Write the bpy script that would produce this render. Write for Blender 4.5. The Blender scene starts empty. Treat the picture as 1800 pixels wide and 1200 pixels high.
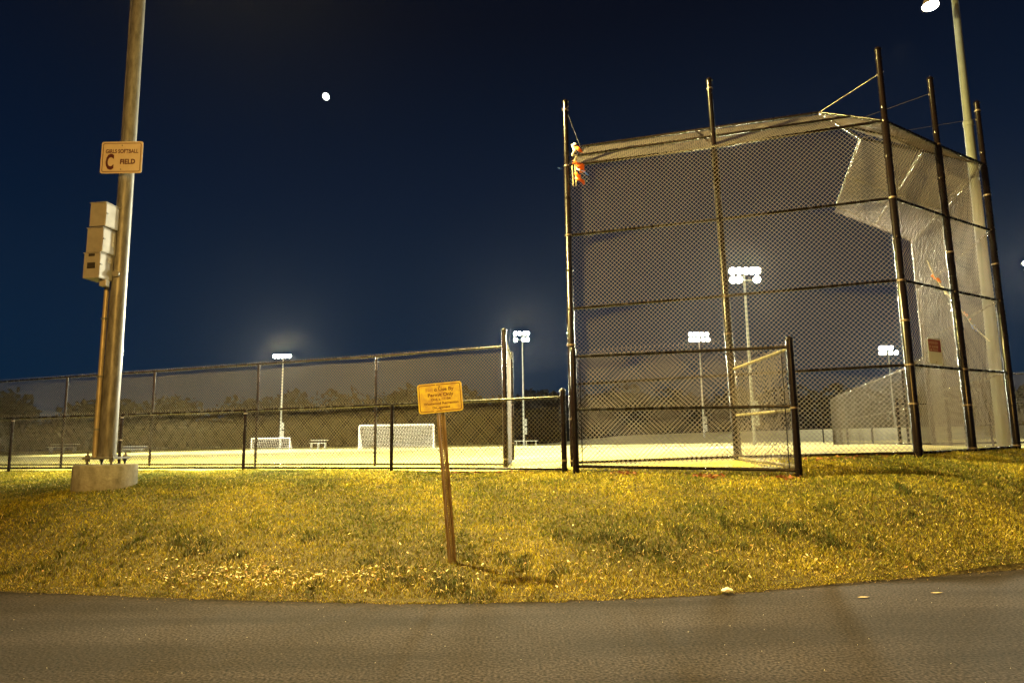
import bpy, math, random
import numpy as np
from mathutils import Vector, Matrix
random.seed(7); rng = np.random.default_rng(7)
SC = bpy.context.scene; COL = SC.collection
R = math.radians
# ------------------------------------------------------------------ camera
cam_d = bpy.data.cameras.new('camera'); cam = bpy.data.objects.new('camera', cam_d); COL.objects.link(cam)
cam_d.sensor_width = 36; cam_d.lens = 36*1198/1800; cam_d.clip_start = .05; cam_d.clip_end = 9000
EYE = 1.35
PITCH, ROLL = R(8.3), R(.84)
fwd = Vector((0, math.cos(PITCH), math.sin(PITCH))); up0 = Vector((0, -math.sin(PITCH), math.cos(PITCH))); rt0 = Vector((1, 0, 0))
cr = rt0*math.cos(ROLL)-up0*math.sin(ROLL); cu = rt0*math.sin(ROLL)+up0*math.cos(ROLL)
M = Matrix((cr, cu, -fwd)).transposed().to_4x4(); M.translation = (0, 0, EYE); cam.matrix_world = M
SC.camera = cam
# ------------------------------------------------------------------ night sky
world = bpy.data.worlds.new('World'); SC.world = world; world.use_nodes = True
nt = world.node_tree; nt.nodes.clear()
wo = nt.nodes.new('ShaderNodeOutputWorld'); bg = nt.nodes.new('ShaderNodeBackground')
tc = nt.nodes.new('ShaderNodeTexCoord'); sx = nt.nodes.new('ShaderNodeSeparateXYZ'); rp = nt.nodes.new('ShaderNodeValToRGB')
nt.links.new(tc.outputs['Generated'], sx.inputs[0]); nt.links.new(sx.outputs['Z'], rp.inputs[0])
nt.links.new(rp.outputs[0], bg.inputs[0]); nt.links.new(bg.outputs[0], wo.inputs[0])
e = rp.color_ramp.elements; e[0].position = 0; e[0].color = (.0034, .0175, .043, 1); e[1].position = 1; e[1].color = (.0011, .0016, .0042, 1)
for p, c in ((.15, (.0026, .0138, .038, 1)), (.35, (.0020, .0078, .0245, 1)), (.55, (.0019, .0036, .0105, 1))):
    x = rp.color_ramp.elements.new(p); x.color = c
bg.inputs[1].default_value = 1.0
# ------------------------------------------------------------------ lamps that light the place, and an added fill for the goals
def spot(name, loc, target, power, color, size_deg, blend=.6, rad=.15):
    l = bpy.data.lights.new(name, 'SPOT'); l.energy = power; l.color = color; l.spot_size = R(size_deg); l.spot_blend = blend; l.shadow_soft_size = rad
    o = bpy.data.objects.new(name, l); COL.objects.link(o); o.location = loc
    o.rotation_euler = (Vector(target)-Vector(loc)).to_track_quat('-Z', 'Y').to_euler(); return o
SODIUM = (1, .60, .16); WARM = (1, .80, .42); HALIDE = (.86, 1, .80)
spot('left_pole_flood_light', (-5.6, 10.2, 11.6), (6.5, 10.5, .9), 56000, (1, .78, .24), 118, 1.0, .2)
spot('left_pole_field_light', (-5.4, 11.0, 12.0), (-4, 22, .9), 90000, (1, .88, .42), 95, .8)
spot('road_lamp_light', (-2.2, -6.0, 7.5), (0, 9.0, 1.2), 9500, (1, .54, .10), 110, .8)
spot('right_pole_flood_light', (9.9, 15.7, 11.1), (9, 27, .9), 15000, (1, .97, .70), 130, .6)
for x, y, z, pw in ((-25.5, 74.8, 11, 110000), (1.1, 74.8, 13, 110000), (15.7, 44.8, 12.1, 90000), (20.7, 74.8, 12.4, 70000), (50, 89.8, 12.8, 60000), (46.3, 59.8, 16.3, 60000)):
    spot('field_flood_light', (x*.99, y-1.2, z-.1), (x*.25+3, 24, 1), pw*.8, (1, .94, .64), 95, .7, .8)
spot('goal_fill_light', (-33, 33, 14), (-12, 62, 1), 260000, (1, .95, .74), 80, .8, .8)  # unseen lamp added on the left to brighten the soccer goals
SC.view_settings.view_transform = 'Standard'; SC.view_settings.look = 'None'
SC.view_settings.exposure = 0; SC.view_settings.gamma = 1
SC.cycles.use_denoising = True; SC.cycles.use_adaptive_sampling = False; SC.cycles.max_bounces = 5; SC.cycles.transparent_max_bounces = 8; SC.cycles.sample_clamp_indirect = 3

# ------------------------------------------------------------------ helpers
def mat(name, base, rough=.6, metal=0., noise=None, bump=None, emis=None, spec=.5, coat=0):
    m = bpy.data.materials.new(name); m.use_nodes = True; n = m.node_tree; b = n.nodes['Principled BSDF']
    b.inputs['Base Color'].default_value = (*base, 1); b.inputs['Roughness'].default_value = rough; b.inputs['Metallic'].default_value = metal
    b.inputs['Specular IOR Level'].default_value = spec; b.inputs['Coat Weight'].default_value = coat
    if noise or bump: tcn = n.nodes.new('ShaderNodeTexCoord')
    if noise:                                   # (scale, dark colour, contrast lo, hi[, stretch])
        mp = n.nodes.new('ShaderNodeMapping'); n.links.new(tcn.outputs['Object'], mp.inputs[0])
        if len(noise) > 4: mp.inputs['Scale'].default_value = noise[4]
        t = n.nodes.new('ShaderNodeTexNoise'); t.inputs['Scale'].default_value = noise[0]; t.inputs['Detail'].default_value = 7; t.inputs['Roughness'].default_value = .65
        n.links.new(mp.outputs[0], t.inputs[0])
        r = n.nodes.new('ShaderNodeValToRGB'); r.color_ramp.elements[0].position = noise[2]; r.color_ramp.elements[1].position = noise[3]
        r.color_ramp.elements[0].color = (*noise[1], 1); r.color_ramp.elements[1].color = (*base, 1)
        n.links.new(t.outputs['Fac'], r.inputs[0]); n.links.new(r.outputs[0], b.inputs['Base Color'])
        rr = n.nodes.new('ShaderNodeMapRange'); rr.inputs['To Min'].default_value = min(1, rough+.15); rr.inputs['To Max'].default_value = max(.05, rough-.1)
        n.links.new(t.outputs['Fac'], rr.inputs['Value']); n.links.new(rr.outputs[0], b.inputs['Roughness'])
    if bump:
        t2 = n.nodes.new('ShaderNodeTexNoise'); t2.inputs['Scale'].default_value = bump[0]; t2.inputs['Detail'].default_value = 4
        n.links.new(tcn.outputs['Object'], t2.inputs[0]); bp = n.nodes.new('ShaderNodeBump'); bp.inputs['Strength'].default_value = bump[1]; bp.inputs['Distance'].default_value = bump[2]
        n.links.new(t2.outputs['Fac'], bp.inputs['Height']); n.links.new(bp.outputs[0], b.inputs['Normal'])
    if emis:
        b.inputs['Emission Color'].default_value = (*emis[:3], 1); b.inputs['Emission Strength'].default_value = emis[3]
    return m

def tag(o, label=None, cat=None, group=None, kind=None):
    if label: o['label'] = label
    if cat: o['category'] = cat
    if group: o['group'] = group
    if kind: o['kind'] = kind
    return o
def empty(name, loc, label, cat, group=None):
    o = bpy.data.objects.new(name, None); COL.objects.link(o); o.location = loc; o.empty_display_size = .1
    return tag(o, label, cat, group)
def put(name, me, m=None, parent=None, kind=None):
    if m is not None and not me.materials: me.materials.append(m)
    o = bpy.data.objects.new(name, me); COL.objects.link(o)
    if parent is not None:
        o.parent = parent
        t = Vector((0, 0, 0)); p = parent
        while p is not None: t += p.location; p = p.parent
        o.location = -t
    if kind: o['kind'] = kind
    return o

class MB:
    """collects tubes, boxes and plates in world coordinates, then links them as one mesh"""
    def __init__(s): s.v = []; s.f = []; s.sm = []
    def add(s, vs, fs, smooth=False):
        k = len(s.v); s.v += [tuple(v) for v in vs]; s.f += [tuple(i+k for i in f) for f in fs]; s.sm += [smooth]*len(fs); return s
    def tube(s, pts, rads, n=10, caps=True):
        pts = [Vector(p) for p in pts]
        if not hasattr(rads, '__len__'): rads = [rads]*len(pts)
        d = (pts[-1]-pts[0]).normalized(); a = Vector((0, 0, 1)) if abs(d.z) < .9 else Vector((1, 0, 0))
        u = d.cross(a).normalized(); w = d.cross(u).normalized(); vs = []; fs = []
        for p, r in zip(pts, rads):
            for i in range(n):
                t = 2*math.pi*i/n; vs.append(p+u*math.cos(t)*r+w*math.sin(t)*r)
        for k in range(len(pts)-1):
            for i in range(n):
                j = (i+1) % n; fs.append((k*n+i, k*n+j, (k+1)*n+j, (k+1)*n+i))
        s.add(vs, fs, True)
        if caps:
            m = len(pts)-1; s.add(vs[:n], [tuple(range(n-1, -1, -1))]); s.add(vs[m*n:], [tuple(range(n))])
        return s
    def box(s, c, size, ax=None, bev=0):
        c = Vector(c); ax = ax or (Vector((1, 0, 0)), Vector((0, 1, 0)), Vector((0, 0, 1)))
        hx, hy, hz = size[0]/2, size[1]/2, size[2]/2
        vs = [c+ax[0]*x*hx+ax[1]*y*hy+ax[2]*z*hz for z in (-1, 1) for y in (-1, 1) for x in (-1, 1)]
        return s.add(vs, [(0, 2, 3, 1), (4, 5, 7, 6), (0, 1, 5, 4), (2, 6, 7, 3), (0, 4, 6, 2), (1, 3, 7, 5)])
    def plate(s, outline, c, ux, uy, th):
        """outline in 2D, extruded by th along normal"""
        c = Vector(c); nn = ux.cross(uy); k = len(outline)
        a = [c+ux*p[0]+uy*p[1]+nn*th/2 for p in outline]; b = [c+ux*p[0]+uy*p[1]-nn*th/2 for p in outline]
        fs = [tuple(range(k)), tuple(range(2*k-1, k-1, -1))]+[(i, i+k, (i+1) % k+k, (i+1) % k) for i in range(k)]
        return s.add(a+b, fs)
    def mesh(s, name):
        me = bpy.data.meshes.new(name); me.from_pydata(s.v, [], s.f); me.polygons.foreach_set('use_smooth', s.sm); me.update(); return me
    def build(s, name, m, parent=None, kind=None, bevel=0):
        me = s.mesh(name); o = put(name, me, m, parent, kind)
        if bevel:
            b = o.modifiers.new('bevel', 'BEVEL'); b.width = bevel; b.segments = 2; b.limit_method = 'ANGLE'
        return o

def np_mesh(name, V, F, smooth=False, loops=4):
    me = bpy.data.meshes.new(name); V = np.asarray(V, dtype=np.float32); F = np.asarray(F, dtype=np.int32)
    me.vertices.add(len(V)); me.vertices.foreach_set('co', V.ravel())
    me.loops.add(F.size); me.loops.foreach_set('vertex_index', F.ravel())
    me.polygons.add(len(F)); me.polygons.foreach_set('loop_start', np.arange(0, F.size, loops, dtype=np.int32)); me.polygons.foreach_set('loop_total', np.full(len(F), loops, dtype=np.int32))
    me.polygons.foreach_set('use_smooth', np.full(len(F), smooth)); me.update(calc_edges=True); return me

def inside(poly, X, Y):
    c = np.zeros(X.shape, bool); n = len(poly)
    for i in range(n):
        x1, y1 = poly[i]; x2, y2 = poly[(i+1) % n]
        if y1 == y2: continue
        t = ((y1 > Y) != (y2 > Y)) & (X < (x2-x1)*(Y-y1)/(y2-y1)+x1); c ^= t
    return c

WIRE_A = .036
def chain_link(parent, O, A, B, poly=None, H=1.2, r=.0031, barbs=True, a=WIRE_A, sag=.012):
    """woven mesh on the plane O + u*U + v*V; A = horizontal run vector, B = unit 'up' vector of the fabric"""
    O = np.array(O, float); A = np.array(A, float); W = np.linalg.norm(A); U = A/W; Vv = np.array(B, float); Vv /= np.linalg.norm(Vv)
    N = np.cross(U, Vv)
    if parent.name.startswith(('softball', 'baffle')): r = .0034
    if poly is None: poly = [(0, 0), (W, 0), (W, H), (0, H)]
    umin = min(p[0] for p in poly); umax = max(p[0] for p in poly); vmin = min(p[1] for p in poly); vmax = max(p[1] for p in poly)
    ni = int((umax-umin)/a)+1; nk = int((vmax-vmin)/a)+1
    I, K = np.meshgrid(np.arange(ni), np.arange(nk), indexing='ij')
    par = (K+I) % 2; par2 = (K+1+I) % 2
    jit = rng.normal(0, .0012, (ni+2,))
    x0 = umin+I*a+par*a; x1 = umin+I*a+par2*a; y0 = vmin+K*a; y1 = y0+a
    ok = inside(poly, (x0+x1)/2, (y0+y1)/2)
    x0, x1, y0, y1, up_ = x0[ok], x1[ok], y0[ok], y1[ok], (par == 0)[ok]
    off = np.where(up_, .0035, -.0035)
    if barbs:                                     # twisted wire ends standing above the top rail
        bi = np.arange(0, ni, 2); bx = umin+bi*a+(nk % 2)*a; by = np.full(len(bi), vmin+nk*a)
        o2 = inside(poly, bx+1e-4, by-2*a)
        bx, by = bx[o2], by[o2]
        x0 = np.concatenate([x0, bx-.006]); y0 = np.concatenate([y0, by-.012]); x1 = np.concatenate([x1, bx+.016]); y1 = np.concatenate([y1, by+.04]); off = np.concatenate([off, np.zeros(len(bx))])
    # a slight waviness out of plane
    def P(x, y, o):
        w = sag*np.sin(x*2.1+1.3)*np.sin(y*2.7+.4)+.3*sag*np.sin(x*7.3)*np.sin(y*5.1)
        return O+x[:, None]*U+y[:, None]*Vv+(o+w)[:, None]*N
    p0 = P(x0, y0, off); p1 = P(x1, y1, off)
    d = p1-p0; d /= np.linalg.norm(d, axis=1)[:, None]; w1 = np.cross(d, N); n = len(p0)
    vs = []
    for p in (p0, p1):
        for t in (math.pi/2, math.pi/2+2*math.pi/3, math.pi/2+4*math.pi/3):
            rr = r
            vs.append(p+rr*(math.sin(t)*N+math.cos(t)*w1))
    V = np.stack(vs, 1).reshape(-1, 3)
    base = (np.arange(n)*6)[:, None]
    F = np.concatenate([base+np.array([[0, 1, 4, 3]]), base+np.array([[1, 2, 5, 4]]), base+np.array([[2, 0, 3, 5]])])
    return put('chain_link', np_mesh('chain_link', V, F, True), M_WIRE_BS if parent.name.startswith(('softball', 'baffle')) else M_WIRE, parent, 'stuff')

def rounded(w, h, r, n=5):
    o = []
    for cx, cy, a0 in ((w/2-r, h/2-r, 0), (-w/2+r, h/2-r, 90), (-w/2+r, -h/2+r, 180), (w/2-r, -h/2+r, 270)):
        for i in range(n+1):
            t = R(a0+90*i/n); o.append((cx+r*math.cos(t), cy+r*math.sin(t)))
    return o
def ring(mb, w, h, r, line, c, ux, uy):
    a = rounded(w, h, r); b = rounded(w-2*line, h-2*line, max(.002, r-line)); k = len(a); c = Vector(c)
    vs = [c+ux*p[0]+uy*p[1] for p in a+b]; fs = [(i, (i+1) % k, (i+1) % k+k, i+k) for i in range(k)]
    return mb.add(vs, fs)
def lettering(name, body, size, c, ux, uy, m, parent, bold=.0, sxy=(1, 1), space=1.0, align='CENTER'):
    cu_ = bpy.data.curves.new('t', 'FONT'); cu_.body = body; cu_.size = size; cu_.align_x = align; cu_.align_y = 'CENTER'; cu_.offset = bold; cu_.space_character = space; cu_.resolution_u = 3
    t = bpy.data.objects.new('t', cu_); COL.objects.link(t); bpy.context.view_layer.update()
    me = bpy.data.meshes.new_from_object(t.evaluated_get(bpy.context.evaluated_depsgraph_get()))
    bpy.data.objects.remove(t)
    n = ux.cross(uy); Mx = Matrix((ux*sxy[0], uy*sxy[1], n)).transposed().to_4x4(); Mx.translation = Vector(c)
    me.transform(Mx); me.materials.clear(); return put(name, me, m, parent)

# ------------------------------------------------------------------ materials
M_BRONZE = mat('bronze_painted_steel', (.0065, .0032, .0028), .24, .0, noise=(9, (.0035, .0022, .002), .35, .65, (1, 1, .3)), bump=(60, .15, .003), spec=.25)
M_WIRE = mat('vinyl_coated_wire', (.052, .038, .018), .6, .1, spec=.25)
M_WIRE_BS = mat('weathered_backstop_wire', (.140, .116, .104), .62, .15, spec=.4)
M_BAND = mat('galvanised_band', (.14, .11, .09), .45, .5)
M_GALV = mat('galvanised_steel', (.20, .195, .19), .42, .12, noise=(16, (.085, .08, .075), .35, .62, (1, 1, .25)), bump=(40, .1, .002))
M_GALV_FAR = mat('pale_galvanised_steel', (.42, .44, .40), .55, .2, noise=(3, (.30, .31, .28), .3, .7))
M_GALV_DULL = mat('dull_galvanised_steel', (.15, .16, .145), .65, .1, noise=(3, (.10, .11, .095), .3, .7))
M_BOX = mat('grey_enamel', (.36, .345, .33), .5, .1, noise=(6, (.27, .26, .24), .25, .6), bump=(35, .06, .002))
M_DARK = mat('dark_recess', (.03, .025, .02), .6)
M_LABEL = mat('pale_sticker', (.62, .60, .52), .6, noise=(60, (.45, .43, .36), .45, .55))
M_CONC = mat('weathered_concrete', (.27, .25, .21), .9, noise=(5, (.09, .078, .055), .3, .66, (1, 1, .6)), bump=(28, .5, .012))
M_SIGN = mat('cream_sign_face', (.62, .52, .40), .5, noise=(5, (.52, .43, .32), .3, .7))
M_SIGNRED = mat('dark_red_paint', (.075, .012, .010), .5)
M_YSIGN = mat('yellow_sign_face', (.97, .88, .07), .45, noise=(11, (.54, .37, .12), .3, .7))
M_YTEXT = mat('faded_brown_paint', (.13, .030, .014), .55, noise=(45, (.30, .12, .03), .35, .5))
M_YFAINT = mat('ghost_of_faded_paint', (.50, .32, .10), .55)
M_STICK = mat('sticker_residue', (.78, .66, .12), .35)
M_UPOST = mat('weathered_green_post', (.20, .15, .08), .5, .4, noise=(20, (.10, .06, .03), .35, .6, (1, 1, .3)))
M_WHITE = mat('white_paint', (.75, .75, .70), .5)
M_NOTICE = mat('bluish_white_enamel', (.75, .90, 1.0), .35)
M_NET = mat('white_net', (.6, .6, .56), .7)
M_ORANGE = mat('orange_plastic', (.75, .16, .015), .45)
M_BLUE = mat('blue_plastic', (.05, .14, .55), .45)
M_PALEP = mat('white_plastic', (.70, .68, .60), .5)
M_STRAW = mat('pale_plastic_strip', (.62, .55, .30), .5)
M_ROPE = mat('pale_rope', (.45, .40, .28), .8)
M_CABLE = mat('steel_cable', (.22, .20, .18), .4, .8)
M_RED = mat('red_sign_print', (.20, .025, .022), .5, noise=(30, (.30, .10, .09), .3, .6))
M_LENS = mat('lit_lamp_lens', (1, 1, 1), .3, emis=(.93, 1, .90, 40))
M_LENS2 = mat('lit_warm_lens', (1, 1, 1), .3, emis=(1, .94, .80, 16))
M_HOOD = mat('lamp_hood', (.25, .18, .12), .5, .5)
M_MOON = mat('moonlight', (0, 0, 0), 1, emis=(.95, 1, .88, 3.2))
M_ROCK = mat('white_stone', (.62, .58, .50), .8, bump=(30, .6, .01))

# ------------------------------------------------------------------ lie of the land
ex = np.array([-60, -25, -9, -5.01, -2.58, -.62, .96, 2, 3.19, 5.23, 8, 25, 60.]); ey = np.array([36, 13.5, 7.95, 6.88, 6.36, 6.09, 6.18, 6.34, 6.70, 7.27, 8.25, 14.5, 36.])
bx_ = np.array([-60, -25, -11.53, -5.36, -2.18, .8, .93, 3.88, 4.1, 5.94, 7.38, 8.77, 10.5, 25, 60.]); by_ = np.array([42, 21.3, 15.95, 13.85, 12.47, 11.08, 10.85, 9.68, 10.55, 10.25, 11.2, 12.15, 14.0, 24, 48.])
def smooth_interp(x, xs, ys, w=.35):
    return sum(np.interp(x+d, xs, ys) for d in (-2*w, -w, 0, w, 2*w))/5
yE = lambda x: smooth_interp(np.asarray(x, float), ex, ey)
yB = lambda x: np.interp(np.asarray(x, float), bx_, by_)
ctl = [(-.64, 7.11, .14), (-6.19, 10.5, .76), (-6.19, 9.4, .60), (-11.53, 15.79, .81), (-8.47, 14.83, .82), (-5.36, 13.71, .83), (-2.18, 12.32, .84), (.8, 10.93, .84), (.93, 10.69, .85), (3.88, 9.5, .80),
       (1, 11.5, .93), (3.55, 10.95, 1.0), (5.94, 10.15, 1.04), (7.38, 11.11, 1.06), (8.77, 12.04, 1.07), (10.26, 16.83, 1.0), (14, 14, 1.05), (-12, 18.4, .80), (-6, 16, .80), (-.16, 13.6, .82), (5, 8.5, .62), (7.5, 9.6, .78)]
for x_ in np.linspace(-22, 22, 23): ctl.append((x_, float(yE(x_)), .0)); ctl.append((x_, 22 if abs(x_) < 12 else 26, .87)); ctl.append((x_, 32, .87))
ctl = np.array(ctl)
def _rbf():
    P = ctl[:, :2]; n = len(P); D = np.linalg.norm(P[:, None]-P[None], axis=2)
    A = np.zeros((n+3, n+3)); A[:n, :n] = D+np.eye(n)*-.02; A[:n, n] = A[n, :n] = 1; A[:n, n+1:] = P; A[n+1:, :n] = P.T
    b = np.zeros(n+3); b[:n] = ctl[:, 2]; return np.linalg.solve(A, b)
_w = _rbf()
def terrain(x, y):
    x = np.asarray(x, float); y = np.asarray(y, float); sh = x.shape; x = x.ravel(); y = y.ravel(); out = np.zeros(len(x)); n = len(ctl)
    for s in range(0, len(x), 50000):
        X = x[s:s+50000]; Y = y[s:s+50000]
        D = np.sqrt((X[:, None]-ctl[:, 0])**2+(Y[:, None]-ctl[:, 1])**2)
        out[s:s+50000] = D@_w[:n]+_w[n]+_w[n+1]*X+_w[n+2]*Y
    f = np.clip((y-20)/8, 0, 1); g = np.clip((np.abs(x)-16)/6, 0, 1); f = np.maximum(f, g); f = f*f*(3-2*f)
    d = y-yE(x); far = np.where(g > 0, .87*np.clip(d/5, 0, 1), .87)
    out = out*(1-f)+far*f
    return out.reshape(sh)
_ph = rng.uniform(0, 6.28, (24, 3))
def lumps(x, y, sc, seed=0):
    z = 0
    for k in range(8):
        a = _ph[(k+seed*8) % 24]; t = a[0]*5; f = sc*(1.6**(k*.6)); z = z+np.sin(f*(x*math.cos(t)+y*math.sin(t))+a[1])*np.cos(f*.8*(x*math.sin(t+1)-y*math.cos(t+1))+a[2])/(1.3**k)
    return z/2.2
def ground_z(x, y):
    m = np.clip((y-yE(x))/.4, 0, 1)
    return terrain(x, y)+m*.012*lumps(x, y, 2.4)+m*.008*lumps(x, y, 7, 1)
gz = lambda x, y: float(ground_z(np.array([x]), np.array([y]))[0])
def grid_mesh(name, X, Y, Z):
    n, m = X.shape; V = np.stack([X, Y, Z], -1).reshape(-1, 3); I = np.arange(n*m).reshape(n, m)
    F = np.stack([I[:-1, :-1], I[1:, :-1], I[1:, 1:], I[:-1, 1:]], -1).reshape(-1, 4)
    return np_mesh(name, V, F, True)
xs = np.concatenate([np.linspace(-60, -14, 24)[:-1], np.linspace(-14, 14, 420), np.linspace(14, 60, 24)[1:]])
# grass bank
t = np.linspace(0, 1, 110)[None]; X = np.repeat(xs[:, None], 110, 1); e0 = yE(xs)[:, None]-.25; Y = e0+(yB(xs)[:, None]-e0)*t
Z = ground_z(X, Y); Z[:, 0:4] = np.minimum(Z[:, 0:4], -.05+.0*Z[:, 0:4])
edge_d = Y-yE(X); Z = np.where(edge_d < .02, np.minimum(Z, -.03), np.maximum(Z, .004*np.clip(edge_d/.1, 0, 1)))
M_SOIL = mat('thatch_and_soil', (.075, .055, .016), .95, noise=(3.5, (.03, .022, .008), .3, .65), bump=(45, .9, .03))
bank = put('grass_bank', grid_mesh('grass_bank', X, Y, Z), M_SOIL); tag(bank, kind='structure')
# ball field
tt = np.concatenate([np.linspace(0, 1, 50)**1.5*.12, np.linspace(.12, 1, 40)[1:]**1.6*1.0]); tt = np.unique(np.clip(tt, 0, 1))
X = np.repeat(xs[:, None], len(tt), 1); b0 = yB(xs)[:, None]; Y = b0+(100-b0)*tt[None]; X = X*(1+tt[None]**2*3)
X0 = np.repeat(xs[:, None], len(tt), 1)
Z = ground_z(np.where(tt[None] < .15, X0, X), Y); Z[:, 0] = ground_z(xs, yB(xs))
M_FIELD = mat('dry_pale_field', (.50, .42, .11), .95, noise=(.55, (.33, .31, .06), .3, .7), bump=(20, .5, .02))
field = put('ball_field', grid_mesh('ball_field', X, Y, Z), M_FIELD); tag(field, kind='structure')
# far ground
M_FAR = mat('far_dark_ground', (.05, .05, .025), .95)
gx = np.linspace(-330, 330, 7); gy = np.linspace(99, 260, 5); GX, GY = np.meshgrid(gx, gy, indexing='ij')
tag(put('far_ground', grid_mesh('far_ground', GX, GY, GX*0+.84), M_FAR), kind='structure')
# berm behind the field
xb = np.linspace(2, 150, 120); prof = np.interp(xb, [2, 8, 14, 24, 36, 60, 150], [-.1, .45, .98, 1.18, 1.35, 1.5, 1.6]); tb = np.linspace(0, 1, 14)
XB = np.repeat(xb[:, None], 14, 1); YB = 72+tb[None]*18+XB*0; ZB = .84+prof[:, None]*np.sin(np.clip(tb[None]*2.2, 0, 1)*math.pi/2)+.03*lumps(XB, YB, .6)
M_BERM = mat('dry_berm_grass', (.30, .27, .14), .95, noise=(.8, (.2, .19, .09), .3, .7), bump=(6, .6, .05))
tag(put('grass_berm', grid_mesh('grass_berm', XB, YB, ZB), M_BERM), kind='structure')

# asphalt road
def asphalt():
    m = bpy.data.materials.new('asphalt'); m.use_nodes = True; n = m.node_tree; b = n.nodes['Principled BSDF']; L = n.links.new
    tc = n.nodes.new('ShaderNodeTexCoord')
    big = n.nodes.new('ShaderNodeTexNoise'); big.inputs['Scale'].default_value = .8; big.inputs['Detail'].default_value = 5; L(tc.outputs['Object'], big.inputs[0])
    mp = n.nodes.new('ShaderNodeMapping'); mp.inputs['Rotation'].default_value = (0, 0, .5); mp.inputs['Scale'].default_value = (.35, 2.4, 1); L(tc.outputs['Object'], mp.inputs[0])
    st = n.nodes.new('ShaderNodeTexNoise'); st.inputs['Scale'].default_value = .9; st.inputs['Detail'].default_value = 3; L(mp.outputs[0], st.inputs[0])
    fine = n.nodes.new('ShaderNodeTexVoronoi'); fine.inputs['Scale'].default_value = 95; L(tc.outputs['Object'], fine.inputs[0])
    fn = n.nodes.new('ShaderNodeTexNoise'); fn.inputs['Scale'].default_value = 52; fn.inputs['Detail'].default_value = 6; L(tc.outputs['Object'], fn.inputs[0])
    def ramp(src, p0, c0, p1, c1):
        r = n.nodes.new('ShaderNodeValToRGB'); r.color_ramp.elements[0].position = p0; r.color_ramp.elements[0].color = (*c0, 1); r.color_ramp.elements[1].position = p1; r.color_ramp.elements[1].color = (*c1, 1); L(src, r.inputs[0]); return r.outputs[0]
    def mul(a, c, f=1):
        x = n.nodes.new('ShaderNodeMix'); x.data_type = 'RGBA'; x.blend_type = 'MULTIPLY'; x.inputs[0].default_value = f; L(a, x.inputs[6]); L(c, x.inputs[7]); return x.outputs[2]
    c = ramp(big.outputs['Fac'], .3, (.020, .0155, .0185), .7, (.030, .0232, .0275))
    c = mul(c, ramp(st.outputs['Fac'], .38, (.62, .60, .58), .62, (1, 1, 1)))
    c = mul(c, ramp(fn.outputs['Fac'], .38, (.25, .25, .25), .66, (1.9, 1.9, 1.9)))
    sp = ramp(fine.outputs['Color'], .968, (0, 0, 0), .975, (1, 1, 1))
    d = ramp(fine.outputs['Distance'], .12, (1, 1, 1), .25, (0, 0, 0)); sp = mul(sp, d)
    x = n.nodes.new('ShaderNodeMix'); x.data_type = 'RGBA'; L(sp, x.inputs[0]); L(c, x.inputs[6]); x.inputs[7].default_value = (.42, .38, .30, 1); L(x.outputs[2], b.inputs['Base Color'])
    b.inputs['Roughness'].default_value = .95; b.inputs['Specular IOR Level'].default_value = .12
    bp = n.nodes.new('ShaderNodeBump'); bp.inputs['Strength'].default_value = .6; bp.inputs['Distance'].default_value = .005; L(fn.outputs['Fac'], bp.inputs['Height']); L(bp.outputs[0], b.inputs['Normal'])
    return m
xr = np.concatenate([np.linspace(-60, -12, 20)[:-1], np.linspace(-12, 12, 1200), np.linspace(12, 60, 20)[1:]]); rag = .035*lumps(xr*1., xr*0, 5)+.028*lumps(xr, xr*0+3, 21, 1)
tr = np.concatenate([np.linspace(0, .9, 6), [.97, .99, 1]]); top = yE(xr)+rag; X = np.repeat(xr[:, None], len(tr), 1); Y = -30+(top[:, None]+30)*tr[None]; Z = X*0.0; Z[:, -1] = -.02
tag(put('asphalt_road', grid_mesh('asphalt_road', X, Y, Z), asphalt()), kind='structure')

# ------------------------------------------------------------------ turf blades
def attr_mat(name, rough=.7, trans=.25):
    m = bpy.data.materials.new(name); m.use_nodes = True; n = m.node_tree; b = n.nodes['Principled BSDF']
    at = n.nodes.new('ShaderNodeAttribute'); at.attribute_name = 'tint'; n.links.new(at.outputs['Color'], b.inputs['Base Color'])
    b.inputs['Roughness'].default_value = rough; b.inputs['Specular IOR Level'].default_value = .35
    if trans:
        tr = n.nodes.new('ShaderNodeBsdfTranslucent'); n.links.new(at.outputs['Color'], tr.inputs[0]); mx = n.nodes.new('ShaderNodeMixShader'); mx.inputs[0].default_value = trans
        out = n.nodes['Material Output']; n.links.new(b.outputs[0], mx.inputs[1]); n.links.new(tr.outputs[0], mx.inputs[2]); n.links.new(mx.outputs[0], out.inputs[0])
    return m
def set_tint(me, colors):   # per-vertex colours (N,3)
    a = me.color_attributes.new('tint', 'FLOAT_COLOR', 'POINT'); c = np.ones((len(colors), 4), np.float32); c[:, :3] = colors; a.data.foreach_set('color', c.ravel())
M_GRASS = attr_mat('grass_blades')
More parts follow.
